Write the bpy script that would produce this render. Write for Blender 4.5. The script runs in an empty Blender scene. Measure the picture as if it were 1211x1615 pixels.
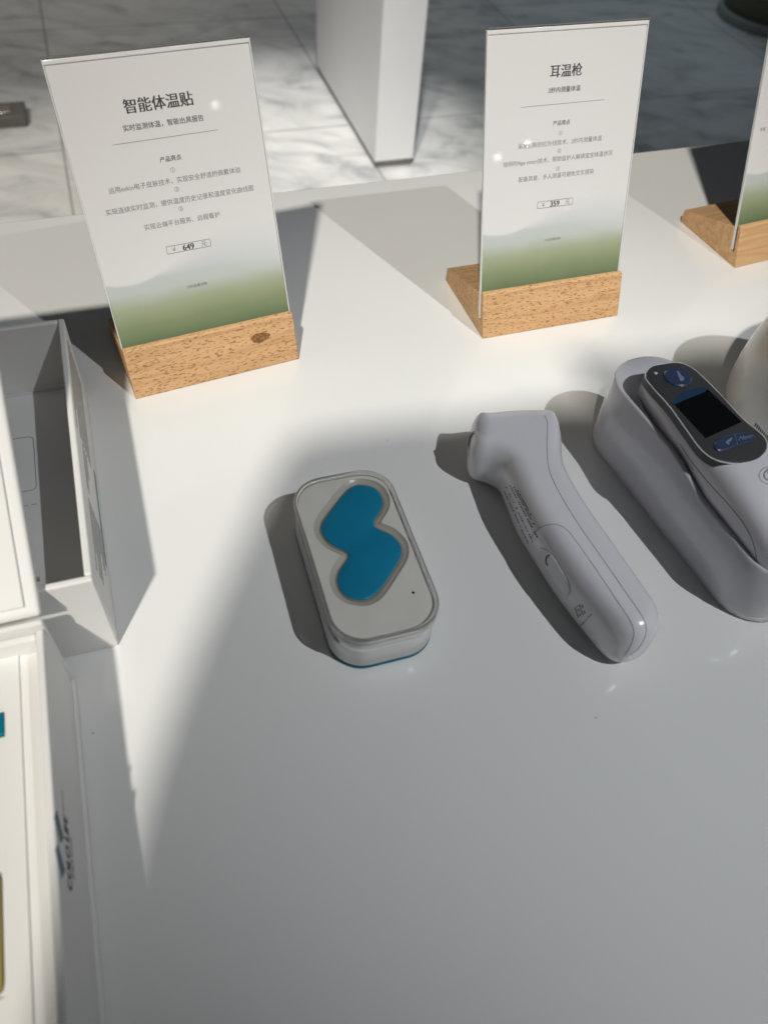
import bpy, bmesh, math, random
import numpy as np
from mathutils import Vector, Matrix
from mathutils.bvhtree import BVHTree
from mathutils.geometry import delaunay_2d_cdt

random.seed(7)
S = bpy.context.scene
COL = S.collection
R = math.radians

# ------------------------------------------------------------------ camera
FPX, PITCH, ROLL, CAMH = 1235.0, 0.895042, 0.105319, 0.336278
cp, sp_ = math.cos(PITCH), math.sin(PITCH)
FW = Vector((0, cp, -sp_)); UP0 = Vector((0, sp_, cp)); RT0 = Vector((1, 0, 0))
RT = RT0 * math.cos(ROLL) + UP0 * math.sin(ROLL)
UP = UP0 * math.cos(ROLL) - RT0 * math.sin(ROLL)
CAM = Vector((0, 0, CAMH))
cd = bpy.data.cameras.new('camera')
cam = bpy.data.objects.new('camera', cd); COL.objects.link(cam)
cam.matrix_world = Matrix.Translation(CAM) @ Matrix((RT, UP, -FW)).transposed().to_4x4()
cd.sensor_fit = 'AUTO'; cd.sensor_width = 36.0
cd.lens = FPX / 1615 * 36.0
cd.clip_start = 0.01; cd.clip_end = 60
cd.dof.use_dof = True; cd.dof.focus_distance = 0.47; cd.dof.aperture_fstop = 9.0
S.camera = cam

# ------------------------------------------------------------------ light
W = bpy.data.worlds.new('World'); S.world = W; W.use_nodes = True
bg = W.node_tree.nodes['Background']
bg.inputs[0].default_value = (0.80, 0.90, 1.0, 1); bg.inputs[1].default_value = 0.028

def aim(o, target):
    d = Vector(target) - o.location
    o.rotation_euler = d.to_track_quat('-Z', 'Y').to_euler()

def spot(name, loc, target, power, col, radius, half_deg, blend):
    l = bpy.data.lights.new(name, 'SPOT'); l.energy = power; l.color = col
    l.shadow_soft_size = radius; l.spot_size = R(2 * half_deg); l.spot_blend = blend
    o = bpy.data.objects.new(name, l); COL.objects.link(o); o.location = loc; aim(o, target); return o

def area(name, loc, target, power, col, sx, sy, spread=180):
    l = bpy.data.lights.new(name, 'AREA'); l.energy = power; l.color = col; l.spread = R(spread)
    l.shape = 'RECTANGLE'; l.size = sx; l.size_y = sy
    o = bpy.data.objects.new(name, l); COL.objects.link(o); o.location = loc; aim(o, target); return o

BD = Vector((-0.13, -0.76, 1.0)).normalized()
KEY = Vector((0, .3, 0)) + BD * 14.0
spot('key_lamp', KEY, (-.55, .385, 0), 6700, (1.0, .955, .865), .27, 4.41, .08)
spot('side_lamp', (1.0, -.28, 1.6), (.13, .29, 0), 74, (.945, .975, 1.0), .012, 12.5, 1.0)
spot('pedestal_fill', (-.05, .95, 1.7), (-.30, 2.08, -.64), 165, (.985, .99, 1.0), .03, 13, .8)  # added fill spot, brightens the slab and the floor around it
area('floor_fill', (.9, 4.2, 1.9), (.9, 3.2, -.75), 2.6, (.74, .90, 1.0), 1.6, 1.6, 75)  # added bluish fill for the right floor, no real fixture
area('floor_fill', (-1.6, 3.6, 1.9), (-1.6, 3.0, -.75), 4.2, (1.0, .965, .90), 1.4, 1.4, 80)  # added warm fill lifting the shaded left floor
for lp_ in ((2.58, -2.41, 1.0), (3.17, -1.98, .67), (3.06, -2.10, .63)):
    l_ = bpy.data.lights.new('far_lamp', 'POINT'); l_.energy = .15; l_.shadow_soft_size = .0125; l_.color = (1, .97, .92)
    o_ = bpy.data.objects.new('far_lamp', l_); COL.objects.link(o_); o_.location = lp_

S.view_settings.view_transform = 'Standard'; S.view_settings.look = 'None'
S.view_settings.exposure = 0.0; S.view_settings.gamma = 1.0
S.view_settings.use_curve_mapping = False
S.render.engine = 'CYCLES'
S.cycles.use_denoising = True
S.cycles.max_bounces = 10; S.cycles.transparent_max_bounces = 24

# ------------------------------------------------------------------ helpers
def ray(px, py):
    return (FW * FPX + RT * (px - 605.5) - UP * (py - 807.5)).normalized()
def un(px, py, z=0.0):
    d = ray(px, py); t = (z - CAMH) / d.z; return CAM + d * t

def tag(o, label=None, cat=None, group=None, kind=None):
    if label: o['label'] = label
    if cat: o['category'] = cat
    if group: o['group'] = group
    if kind: o['kind'] = kind
    return o
def empty(name, loc, rz=0.0):
    o = bpy.data.objects.new(name, None); COL.objects.link(o); o.location = loc
    o.rotation_euler = (0, 0, rz); o.empty_display_size = .02; return o
def mkobj(name, bm, mat, parent=None, smooth=False, bevel=0, seg=2, ang=40):
    me = bpy.data.meshes.new(name); bmesh.ops.recalc_face_normals(bm, faces=bm.faces[:])
    bm.to_mesh(me); bm.free()
    if mat: me.materials.append(mat)
    if smooth:
        for p in me.polygons: p.use_smooth = True
    o = bpy.data.objects.new(name, me); COL.objects.link(o)
    if parent: o.parent = parent
    if bevel:
        m = o.modifiers.new('bevel', 'BEVEL'); m.width = bevel; m.segments = seg
        m.limit_method = 'ANGLE'; m.angle_limit = R(ang); m.harden_normals = False
        for p in me.polygons: p.use_smooth = True
        me.set_sharp_from_angle(angle=R(35))
    return o
def bx(bm, x0, x1, y0, y1, z0, z1):
    v = [bm.verts.new((x, y, z)) for z in (z0, z1) for y in (y0, y1) for x in (x0, x1)]
    for f in ((0, 2, 3, 1), (4, 5, 7, 6), (0, 1, 5, 4), (2, 6, 7, 3), (0, 4, 6, 2), (1, 3, 7, 5)):
        bm.faces.new([v[i] for i in f])
def prism(bm, pts, z0, z1):
    a = [bm.verts.new((x, y, z0)) for x, y in pts]; b = [bm.verts.new((x, y, z1)) for x, y in pts]
    n = len(pts)
    for i in range(n): bm.faces.new((a[i], a[(i + 1) % n], b[(i + 1) % n], b[i]))
    bm.faces.new(a[::-1]); bm.faces.new(b)
def profile_x(bm, prof, x0, x1):
    a = [bm.verts.new((x0, y, z)) for y, z in prof]; b = [bm.verts.new((x1, y, z)) for y, z in prof]
    n = len(prof)
    for i in range(n): bm.faces.new((a[i], a[(i + 1) % n], b[(i + 1) % n], b[i]))
    bm.faces.new(a[::-1]); bm.faces.new(b)
def loft(bm, rings, cap0=True, cap1=True, closed=True):
    vs = [[bm.verts.new(p) for p in r] for r in rings]
    n = len(vs[0])
    for a, b in zip(vs, vs[1:]):
        for i in range(n if closed else n - 1):
            bm.faces.new((a[i], a[(i + 1) % n], b[(i + 1) % n], b[i]))
    if cap0: bm.faces.new(vs[0][::-1])
    if cap1: bm.faces.new(vs[-1])
    return vs
def rrect(lx, ly, r, n=10, cx=0, cy=0):
    out = []
    for qx, qy, a0 in ((1, 1, 0), (-1, 1, 90), (-1, -1, 180), (1, -1, 270)):
        for k in range(n + 1):
            th = R(a0 + 90 * k / n)
            out.append((cx + qx * (lx / 2 - r) + r * math.cos(th), cy + qy * (ly / 2 - r) + r * math.sin(th)))
    return out
def catmull(pts, n, closed=True):
    P = np.array(pts, float); N = len(P); out = []
    segs = N if closed else N - 1
    for i in range(segs):
        if closed: a, b, c, d = P[(i - 1) % N], P[i], P[(i + 1) % N], P[(i + 2) % N]
        else: a, b, c, d = P[max(i - 1, 0)], P[i], P[i + 1], P[min(i + 2, N - 1)]
        for t in np.linspace(0, 1, 12, endpoint=False):
            out.append(.5 * (2 * b + (c - a) * t + (2 * a - 5 * b + 4 * c - d) * t * t + (3 * b - a - 3 * c + d) * t ** 3))
    if not closed: out.append(P[-1])
    out = np.array(out)
    Q = np.vstack([out, out[:1]]) if closed else out
    L = np.r_[0, np.cumsum(np.linalg.norm(np.diff(Q, axis=0), axis=1))]
    s = np.linspace(0, L[-1], n, endpoint=not closed)
    return np.stack([np.interp(s, L, Q[:, k]) for k in range(Q.shape[1])], -1)
def offset2d(P, d):
    T = np.roll(P, -1, 0) - np.roll(P, 1, 0); T /= np.linalg.norm(T, axis=1)[:, None] + 1e-12
    Nn = np.stack([T[:, 1], -T[:, 0]], -1)
    x, y = P[:, 0], P[:, 1]
    area_ = .5 * np.sum(x * np.roll(y, -1) - np.roll(x, -1) * y)
    return P + Nn * (d if area_ > 0 else -d)          # positive = outward
def tube(bm, pts, r, n=6, closed=False):
    pts = [Vector(p) for p in pts]; rings = []; N = len(pts)
    for i, p in enumerate(pts):
        if closed: t = pts[(i + 1) % N] - pts[i - 1]
        else: t = pts[min(i + 1, N - 1)] - pts[max(i - 1, 0)]
        t.normalize()
        a = t.orthogonal() if abs(t.z) > .95 else t.cross(Vector((0, 0, 1)))
        a.normalize(); b = t.cross(a)
        rings.append([p + a * r * math.cos(2 * math.pi * k / n) + b * r * math.sin(2 * math.pi * k / n) for k in range(n)])
    if closed: rings.append(rings[0]); loft(bm, rings, False, False)
    else: loft(bm, rings)

# ------------------------------------------------------------------ materials
def nmat(name):
    m = bpy.data.materials.new(name); m.use_nodes = True
    nt = m.node_tree; return m, nt, nt.nodes['Principled BSDF']
def N(nt, t, **kw):
    n = nt.nodes.new(t)
    for k, v in kw.items():
        if k.startswith('i_'): n.inputs[k[2:].replace('_', ' ')].default_value = v
        else: setattr(n, k, v)
    return n
def simple(name, col, rough=.4, spec=.5, var=.04, scale=60, bump=0, bscale=800, metal=0, coat=0):
    m, nt, p = nmat(name)
    tc = N(nt, 'ShaderNodeTexCoord'); nz = N(nt, 'ShaderNodeTexNoise'); nz.inputs['Scale'].default_value = scale
    nz.inputs['Detail'].default_value = 5
    nt.links.new(tc.outputs['Object'], nz.inputs['Vector'])
    rp = N(nt, 'ShaderNodeValToRGB')
    rp.color_ramp.elements[0].position = .3; rp.color_ramp.elements[1].position = .7
    rp.color_ramp.elements[0].color = (*[c * (1 - var) for c in col], 1)
    rp.color_ramp.elements[1].color = (*[min(1, c * (1 + var)) for c in col], 1)
    nt.links.new(nz.outputs['Fac'], rp.inputs['Fac']); nt.links.new(rp.outputs['Color'], p.inputs['Base Color'])
    p.inputs['Roughness'].default_value = rough; p.inputs['Specular IOR Level'].default_value = spec
    p.inputs['Metallic'].default_value = metal; p.inputs['Coat Weight'].default_value = coat
    p.inputs['Coat Roughness'].default_value = .06
    if bump:
        n2 = N(nt, 'ShaderNodeTexNoise'); n2.inputs['Scale'].default_value = bscale; n2.inputs['Detail'].default_value = 3
        b = N(nt, 'ShaderNodeBump'); b.inputs['Strength'].default_value = bump; b.inputs['Distance'].default_value = .0004
        nt.links.new(tc.outputs['Object'], n2.inputs['Vector'])
        nt.links.new(n2.outputs['Fac'], b.inputs['Height']); nt.links.new(b.outputs['Normal'], p.inputs['Normal'])
    return m
def clear(name, tint=(.97, .98, .975), ior=1.49, rough=.03):
    m = bpy.data.materials.new(name); m.use_nodes = True; nt = m.node_tree; nt.nodes.clear()
    out = N(nt, 'ShaderNodeOutputMaterial'); mix = N(nt, 'ShaderNodeMixShader')
    tr = N(nt, 'ShaderNodeBsdfTransparent'); gl = N(nt, 'ShaderNodeBsdfGlossy'); fr = N(nt, 'ShaderNodeFresnel')
    tr.inputs[0].default_value = (*tint, 1); gl.inputs['Roughness'].default_value = rough; fr.inputs['IOR'].default_value = ior
    tc = N(nt, 'ShaderNodeTexCoord'); nz = N(nt, 'ShaderNodeTexNoise'); nz.inputs['Scale'].default_value = 30
    mr = N(nt, 'ShaderNodeMapRange'); mr.inputs['To Min'].default_value = rough * .7; mr.inputs['To Max'].default_value = rough * 1.5
    nt.links.new(tc.outputs['Object'], nz.inputs['Vector']); nt.links.new(nz.outputs['Fac'], mr.inputs['Value'])
    nt.links.new(mr.outputs['Result'], gl.inputs['Roughness'])
    ge = N(nt, 'ShaderNodeNewGeometry'); om = N(nt, 'ShaderNodeMath'); om.operation = 'SUBTRACT'; om.inputs[0].default_value = 1.0
    mf = N(nt, 'ShaderNodeMath'); mf.operation = 'MULTIPLY'
    nt.links.new(ge.outputs['Backfacing'], om.inputs[1]); nt.links.new(om.outputs[0], mf.inputs[0]); nt.links.new(fr.outputs[0], mf.inputs[1])
    nt.links.new(mf.outputs[0], mix.inputs[0]); nt.links.new(tr.outputs[0], mix.inputs[1]); nt.links.new(gl.outputs[0], mix.inputs[2])
    nt.links.new(mix.outputs[0], out.inputs[0]); return m

M_table = simple('white_laminate', (.80, .80, .782), .30, .45, .012, 9, .12, 1800)
def tabletop():
    m = simple('white_laminate_top', (.80, .80, .785), .34, .45, .015, 7, .10, 1600, coat=1.0); nt = m.node_tree; p = nt.nodes['Principled BSDF']
    tc = nt.nodes['Texture Coordinate']; base = p.inputs['Base Color'].links[0].from_socket
    v = N(nt, 'ShaderNodeTexVoronoi'); v.inputs['Scale'].default_value = 55; v.inputs['Randomness'].default_value = 1
    nt.links.new(tc.outputs['Object'], v.inputs['Vector'])
    r = N(nt, 'ShaderNodeValToRGB'); r.color_ramp.elements[0].position = .018; r.color_ramp.elements[1].position = .032
    r.color_ramp.elements[0].color = (1, 1, 1, 1); r.color_ramp.elements[1].color = (0, 0, 0, 1)
    nt.links.new(v.outputs['Distance'], r.inputs['Fac'])
    sep = N(nt, 'ShaderNodeSeparateColor'); nt.links.new(v.outputs['Color'], sep.inputs[0])
    gt = N(nt, 'ShaderNodeMath'); gt.operation = 'GREATER_THAN'; gt.inputs[1].default_value = .93; nt.links.new(sep.outputs[0], gt.inputs[0])
    mu = N(nt, 'ShaderNodeMath'); mu.operation = 'MULTIPLY'; nt.links.new(r.outputs['Color'], mu.inputs[0]); nt.links.new(gt.outputs[0], mu.inputs[1])
    mx = N(nt, 'ShaderNodeMix'); mx.data_type = 'RGBA'; nt.links.new(mu.outputs[0], mx.inputs[0]); nt.links.new(base, mx.inputs[6]); mx.inputs[7].default_value = (.33, .32, .30, 1)
    nt.links.new(mx.outputs[2], p.inputs['Base Color'])
    # wiped, slightly uneven sheen
    n = N(nt, 'ShaderNodeTexNoise'); n.inputs['Scale'].default_value = 5; n.inputs['Detail'].default_value = 7; n.inputs['Distortion'].default_value = 1.5
    mp = N(nt, 'ShaderNodeMapping'); mp.inputs['Scale'].default_value = (1, 3.5, 1); mp.inputs['Rotation'].default_value = (0, 0, .6)
    nt.links.new(tc.outputs['Object'], mp.inputs['Vector']); nt.links.new(mp.outputs['Vector'], n.inputs['Vector'])
    mr = N(nt, 'ShaderNodeMapRange'); mr.inputs['To Min'].default_value = .04; mr.inputs['To Max'].default_value = .16; nt.links.new(n.outputs['Fac'], mr.inputs['Value'])
    nt.links.new(mr.outputs['Result'], p.inputs['Coat Roughness'])
    return m
M_top = tabletop()
M_panel = simple('white_paint', (.78, .78, .78), .45, .4, .015, 6)
M_dark = simple('toe_kick', (.16, .15, .14), .5)
M_plast = simple('white_plastic', (.74, .725, .765), .24, .5, .012, 30, coat=.35)
M_plast2 = simple('white_plastic_satin', (.70, .695, .725), .33, .5, .012, 30, coat=.1)
M_cradle = simple('grey_white_plastic', (.62, .615, .65), .16, .5, .012, 30, coat=.4)
M_seam = simple('seam_grey', (.10, .10, .11), .6)
M_print = simple('print_grey', (.10, .10, .11), .6)
M_ink = simple('ink_dark', (.055, .05, .055), .6)
M_ink2 = simple('ink_grey', (.24, .22, .23), .6)
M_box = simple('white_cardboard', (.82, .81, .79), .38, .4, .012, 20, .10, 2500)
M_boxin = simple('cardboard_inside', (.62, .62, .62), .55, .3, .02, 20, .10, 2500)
M_sheet = simple('leaflet_paper', (.72, .72, .73), .5, .3, .015, 40)
M_teal = simple('teal_print', (.03, .19, .25), .45)
M_tealp = simple('teal_plastic', (.0, .16, .24), .28, .5, .03, 40)
M_blue = simple('blue_patch', (.004, .225, .41), .42, .35, .06, 60, .15, 900)
M_blueb = simple('blue_base', (.0, .13, .20), .25, .5)
M_case = simple('case_white', (.82, .81, .785), .25, .5, .012, 40, coat=.2)
M_plate = simple('case_plate', (.74, .72, .69), .36, .4, .03, 90, .12, 1500)
M_well = simple('case_well', (.50, .475, .43), .3, .5, .03, 60)
M_black = simple('black_gloss', (.004, .004, .005), .10, .5)
M_grip = simple('panel_grey', (.075, .075, .08), .42, .5, .35, 2600, .15, 2600, metal=.35)
M_btn = simple('button_blue', (.040, .060, .125), .25, .5, .05, 200, coat=.4)
M_btn2 = simple('screen_blue', (.02, .055, .115), .2, .5)
M_icon = simple('icon_pale', (.20, .24, .34), .5)
M_yellow = simple('ochre_card', (.36, .28, .05), .5)
M_brass = simple('brass', (.75, .68, .55), .28, .5, .1, 80, metal=.8)
M_olive = simple('olive_paint', (.17, .165, .11), .5)
M_rim = simple('grey_rim', (.4, .41, .39), .5)
M_clear = clear('clear_acrylic')
M_glass, _nt, _p = nmat('clear_rim'); _p.inputs['Transmission Weight'].default_value = 1; _p.inputs['Roughness'].default_value = .04; _p.inputs['IOR'].default_value = 1.47
_nz = N(_nt, 'ShaderNodeTexNoise'); _nz.inputs['Scale'].default_value = 300; _bp = N(_nt, 'ShaderNodeBump'); _bp.inputs['Strength'].default_value = .1
_nt.links.new(_nz.outputs['Fac'], _bp.inputs['Height']); _nt.links.new(_bp.outputs['Normal'], _p.inputs['Normal'])
M_glint = simple('acrylic_glint', (.80, .78, .775), .18, .6)  # pale tone painted in for the light in clear edges
M_edge = simple('acrylic_edge', (.20, .19, .18), .2, .6)
M_lid = clear('clear_lid', (.985, .985, .975), 1.49, .05)
M_logo = simple('logo_blue', (.07, .15, .22), .5)
M_skin = simple('skin', (.45, .28, .2), .5)
M_shirt = simple('shirt', (.08, .08, .10), .8)
M_hair = simple('hair', (.02, .018, .016), .6)
M_phone = simple('phone_body', (.03, .03, .035), .3)
M_dome = simple('dome_white', (.70, .685, .64), .22, .5, .015, 30, coat=.3)

def wood(fl=.8):
    m, nt, p = nmat('beech_wood'); L = nt.links.new
    tc = N(nt, 'ShaderNodeTexCoord')
    mp = N(nt, 'ShaderNodeMapping'); mp.inputs['Scale'].default_value = (9, 160, 160)
    L(tc.outputs['Object'], mp.inputs['Vector'])
    n1 = N(nt, 'ShaderNodeTexNoise'); n1.inputs['Scale'].default_value = 1.3; n1.inputs['Detail'].default_value = 6; n1.inputs['Distortion'].default_value = .8
    L(mp.outputs['Vector'], n1.inputs['Vector'])
    r1 = N(nt, 'ShaderNodeValToRGB')
    r1.color_ramp.elements[0].position = .3; r1.color_ramp.elements[0].color = (.50, .285, .135, 1)
    r1.color_ramp.elements[1].position = .72; r1.color_ramp.elements[1].color = (.70, .45, .23, 1)
    L(n1.outputs['Fac'], r1.inputs['Fac'])
    # the beech's short dark flecks
    oi = N(nt, 'ShaderNodeObjectInfo')
    mp2 = N(nt, 'ShaderNodeMapping'); mp2.inputs['Scale'].default_value = (360, 1250, 1250); mp2.inputs['Rotation'].default_value = (0, R(9), R(3))
    ad = N(nt, 'ShaderNodeVectorMath'); ad.operation = 'ADD'
    L(tc.outputs['Object'], ad.inputs[0]); L(oi.outputs['Random'], ad.inputs[1])
    L(ad.outputs[0], mp2.inputs['Vector'])
    n2 = N(nt, 'ShaderNodeTexNoise'); n2.inputs['Scale'].default_value = 1.0; n2.inputs['Detail'].default_value = 1.5; n2.inputs['Roughness'].default_value = .4
    L(mp2.outputs['Vector'], n2.inputs['Vector'])
    r2 = N(nt, 'ShaderNodeValToRGB'); r2.color_ramp.elements[0].position = .575; r2.color_ramp.elements[1].position = .65
    L(n2.outputs['Fac'], r2.inputs['Fac'])
    mx = N(nt, 'ShaderNodeMix'); mx.data_type = 'RGBA'
    fm = N(nt, 'ShaderNodeMath'); fm.operation = 'MULTIPLY'; fm.inputs[1].default_value = fl
    L(r2.outputs['Color'], fm.inputs[0]); L(fm.outputs[0], mx.inputs[0])
    L(r1.outputs['Color'], mx.inputs[6]); mx.inputs[7].default_value = (.27, .12, .04, 1)
    L(mx.outputs[2], p.inputs['Base Color'])
    p.inputs['Roughness'].default_value = .5; p.inputs['Specular IOR Level'].default_value = .3
    b = N(nt, 'ShaderNodeBump'); b.inputs['Strength'].default_value = .25; b.inputs['Distance'].default_value = .0003; b.invert = True
    L(r2.outputs['Color'], b.inputs['Height']); L(b.outputs['Normal'], p.inputs['Normal'])
    return m
M_wood = wood(); M_wood2 = wood(.12)
M_knot = simple('wood_knot', (.23, .11, .04), .6, .3, .7, 700)

def paper():
    m, nt, p = nmat('printed_card'); L = nt.links.new
    tc = N(nt, 'ShaderNodeTexCoord'); sx = N(nt, 'ShaderNodeSeparateXYZ'); L(tc.outputs['Object'], sx.inputs[0])
    def math_(op, a, b=None, c=None):
        n = N(nt, 'ShaderNodeMath'); n.operation = op
        for i, v in enumerate((a, b, c)):
            if v is None: continue
            if isinstance(v, (int, float)): n.inputs[i].default_value = v
            else: L(v, n.inputs[i])
        return n.outputs[0]
    x, y = sx.outputs[0], sx.outputs[1]
    # printed hill line: low at the left, climbing to the right
    sn = math_('SINE', math_('MULTIPLY_ADD', x, 46.0, -2.25))
    hill = math_('MULTIPLY_ADD', sn, .0115, -.1015)
    d = math_('SUBTRACT', hill, y)                          # >0 under the line
    fade = N(nt, 'ShaderNodeMapRange'); L(x, fade.inputs['Value'])
    fade.inputs['From Min'].default_value = .03; fade.inputs['From Max'].default_value = .085
    fade.inputs['To Min'].default_value = .0018; fade.inputs['To Max'].default_value = .03
    under = math_('DIVIDE', d, fade.outputs['Result'])
    cl = N(nt, 'ShaderNodeClamp'); L(under, cl.inputs['Value'])
    bl = N(nt, 'ShaderNodeValToRGB'); e = bl.color_ramp.elements
    mr = N(nt, 'ShaderNodeMapRange'); L(y, mr.inputs['Value'])
    mr.inputs['From Min'].default_value = -.150; mr.inputs['From Max'].default_value = -.095
    nz = N(nt, 'ShaderNodeTexNoise'); nz.inputs['Scale'].default_value = 35; nz.inputs['Detail'].default_value = 4
    L(tc.outputs['Object'], nz.inputs['Vector'])
    L(math_('MULTIPLY_ADD', nz.outputs['Fac'], .10, math_('SUBTRACT', mr.outputs['Result'], .05)), bl.inputs['Fac'])
    e[0].position = 0; e[0].color = (.15, .205, .11, 1)
    e[1].position = .2; e[1].color = (.235, .28, .155, 1)
    for pos, c in ((.40, (.37, .40, .27)), (.56, (.53, .56, .53)), (.80, (.60, .62, .635)), (1.0, (.66, .66, .67))):
        k = e.new(pos); k.color = (*c, 1)
    mx = N(nt, 'ShaderNodeMix'); mx.data_type = 'RGBA'; L(cl.outputs[0], mx.inputs[0])
    mx.inputs[6].default_value = (.77, .74, .745, 1); L(bl.outputs['Color'], mx.inputs[7])
    L(mx.outputs[2], p.inputs['Base Color']); p.inputs['Roughness'].default_value = .5
    p.inputs['Specular IOR Level'].default_value = .3
    return m
M_paper = paper()

def marble():
    m, nt, p = nmat('marble_floor'); L = nt.links.new
    tc = N(nt, 'ShaderNodeTexCoord'); mp = N(nt, 'ShaderNodeMapping')
    mp.inputs['Rotation'].default_value = (0, 0, R(-28)); mp.inputs['Scale'].default_value = (1.0, 1.9, 1)
    L(tc.outputs['Object'], mp.inputs['Vector'])
    n1 = N(nt, 'ShaderNodeTexNoise'); n1.inputs['Scale'].default_value = 3.4; n1.inputs['Detail'].default_value = 9
    n1.inputs['Roughness'].default_value = .58; n1.inputs['Distortion'].default_value = 1.6
    L(mp.outputs['Vector'], n1.inputs['Vector'])
    r1 = N(nt, 'ShaderNodeValToRGB'); e = r1.color_ramp.elements
    e[0].position = .28; e[0].color = (.45, .455, .455, 1); e[1].position = .60; e[1].color = (.87, .86, .83, 1)
    k = e.new(.42); k.color = (.71, .705, .69, 1)
    L(n1.outputs['Fac'], r1.inputs['Fac'])
    n2 = N(nt, 'ShaderNodeTexNoise'); n2.inputs['Scale'].default_value = 7; n2.inputs['Detail'].default_value = 4; n2.inputs['Distortion'].default_value = .5
    L(mp.outputs['Vector'], n2.inputs['Vector'])
    r2 = N(nt, 'ShaderNodeValToRGB'); r2.color_ramp.elements[0].position = .30; r2.color_ramp.elements[0].color = (.70, .71, .72, 1)
    r2.color_ramp.elements[1].position = .44; r2.color_ramp.elements[1].color = (1, 1, 1, 1)
    L(n2.outputs['Fac'], r2.inputs['Fac'])
    mu = N(nt, 'ShaderNodeMix'); mu.data_type = 'RGBA'; mu.blend_type = 'MULTIPLY'; mu.inputs[0].default_value = 1
    L(r1.outputs['Color'], mu.inputs[6]); L(r2.outputs['Color'], mu.inputs[7])
    # fine joints between the slabs
    mp3 = N(nt, 'ShaderNodeMapping'); mp3.inputs['Rotation'].default_value = (0, 0, R(-23)); mp3.inputs['Location'].default_value = (.10, .2, 0)
    L(tc.outputs['Object'], mp3.inputs['Vector'])
    br = N(nt, 'ShaderNodeTexBrick'); br.offset = 0; br.inputs['Scale'].default_value = 1.0
    br.inputs['Brick Width'].default_value = .8; br.inputs['Row Height'].default_value = .8; br.inputs['Mortar Size'].default_value = .003
    br.inputs['Color1'].default_value = (1, 1, 1, 1); br.inputs['Color2'].default_value = (.93, .93, .93, 1); br.inputs['Mortar'].default_value = (.5, .49, .47, 1)
    L(mp3.outputs['Vector'], br.inputs['Vector'])
    m2 = N(nt, 'ShaderNodeMix'); m2.data_type = 'RGBA'; m2.blend_type = 'MULTIPLY'; m2.inputs[0].default_value = 1
    L(mu.outputs[2], m2.inputs[6]); L(br.outputs['Color'], m2.inputs[7])
    L(m2.outputs[2], p.inputs['Base Color']); p.inputs['Roughness'].default_value = .32
    return m
M_marble = marble()

# ------------------------------------------------------------------ setting
FZ = -.75
bm = bmesh.new(); v = [bm.verts.new(q) for q in ((-9, -7, FZ), (9, -7, FZ), (9, 12, FZ), (-9, 12, FZ))]; bm.faces.new(v)
tag(mkobj('floor', bm, M_marble), kind='structure')

TY = .4046                                               # yaw of the table and of most things on it
TB = Vector((-.1298, .5778, 0))                          # a point on the table's back edge
t = empty('display_table', (TB.x, TB.y, FZ), TY)
tag(t, 'long white table that all the devices and signs stand on', 'table')
bm = bmesh.new(); bx(bm, -1.1, 1.3, -.80, 0, -FZ - .05, -FZ)
mkobj('table_top', bm, M_top, t, bevel=.0012)
bm = bmesh.new(); bx(bm, -1.02, 1.22, -.72, -.08, .0, -FZ - .05); mkobj('table_base', bm, M_panel, t, bevel=.002)

# the white upright slab behind the table
pa = un(590, 266, FZ); pb = un(650.6, 260, FZ)
yaw = math.atan2(pb.y - pa.y, pb.x - pa.x); wid = (pb - pa).to_2d().length
t = empty('pedestal', pa, yaw)
tag(t, 'tall white slab pedestal standing on the marble floor behind the table', 'pedestal')
bm = bmesh.new(); bx(bm, 0, wid, 0, .62, .018, 1.02); mkobj('slab', bm, M_panel, t, bevel=.002)
bm = bmesh.new(); bx(bm, .004, wid - .004, .004, .616, 0, .018); mkobj('plinth', bm, M_dark, t)

# small things on the floor
fa = un(-12, 204, FZ); fb = un(45, 200, FZ)
t = empty('floor_socket', (fa.x, fa.y, FZ), math.atan2(fb.y - fa.y, fb.x - fa.x))
tag(t, 'small brass and black floor socket on the marble at the upper left', 'floor socket')
w = (fb - fa).length
bm = bmesh.new(); bx(bm, 0, w, 0, .09, 0, .03); mkobj('housing', bm, M_dark, t, bevel=.004)
bm = bmesh.new(); bx(bm, .012, w - .035, .018, .066, .03, .034); mkobj('cover_plate', bm, M_brass, t, bevel=.002)

pc = un(1212, 30, FZ)
t = empty('stool', (pc.x, pc.y, FZ))
tag(t, 'dark olive column stool with a grey rimmed foot on the floor behind the rightmost sign', 'stool')
def lathe(bm, prof, n=48, cx=0, cy=0):
    loft(bm, [[(cx + r * math.cos(2 * math.pi * k / n), cy + r * math.sin(2 * math.pi * k / n), z) for k in range(n)] for r, z in prof])
rr = (un(1212, 30, FZ) - un(1148, 38, FZ)).length
bm = bmesh.new(); lathe(bm, [(rr, 0), (rr, .022), (rr * .985, .03), (rr * .93, .032)], 64); mkobj('foot', bm, M_rim, t, True)
bm = bmesh.new(); lathe(bm, [(rr * .92, .032), (rr * .86, .10), (rr * .82, .30), (rr * .82, .45)], 64); mkobj('column', bm, M_olive, t, True)

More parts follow.
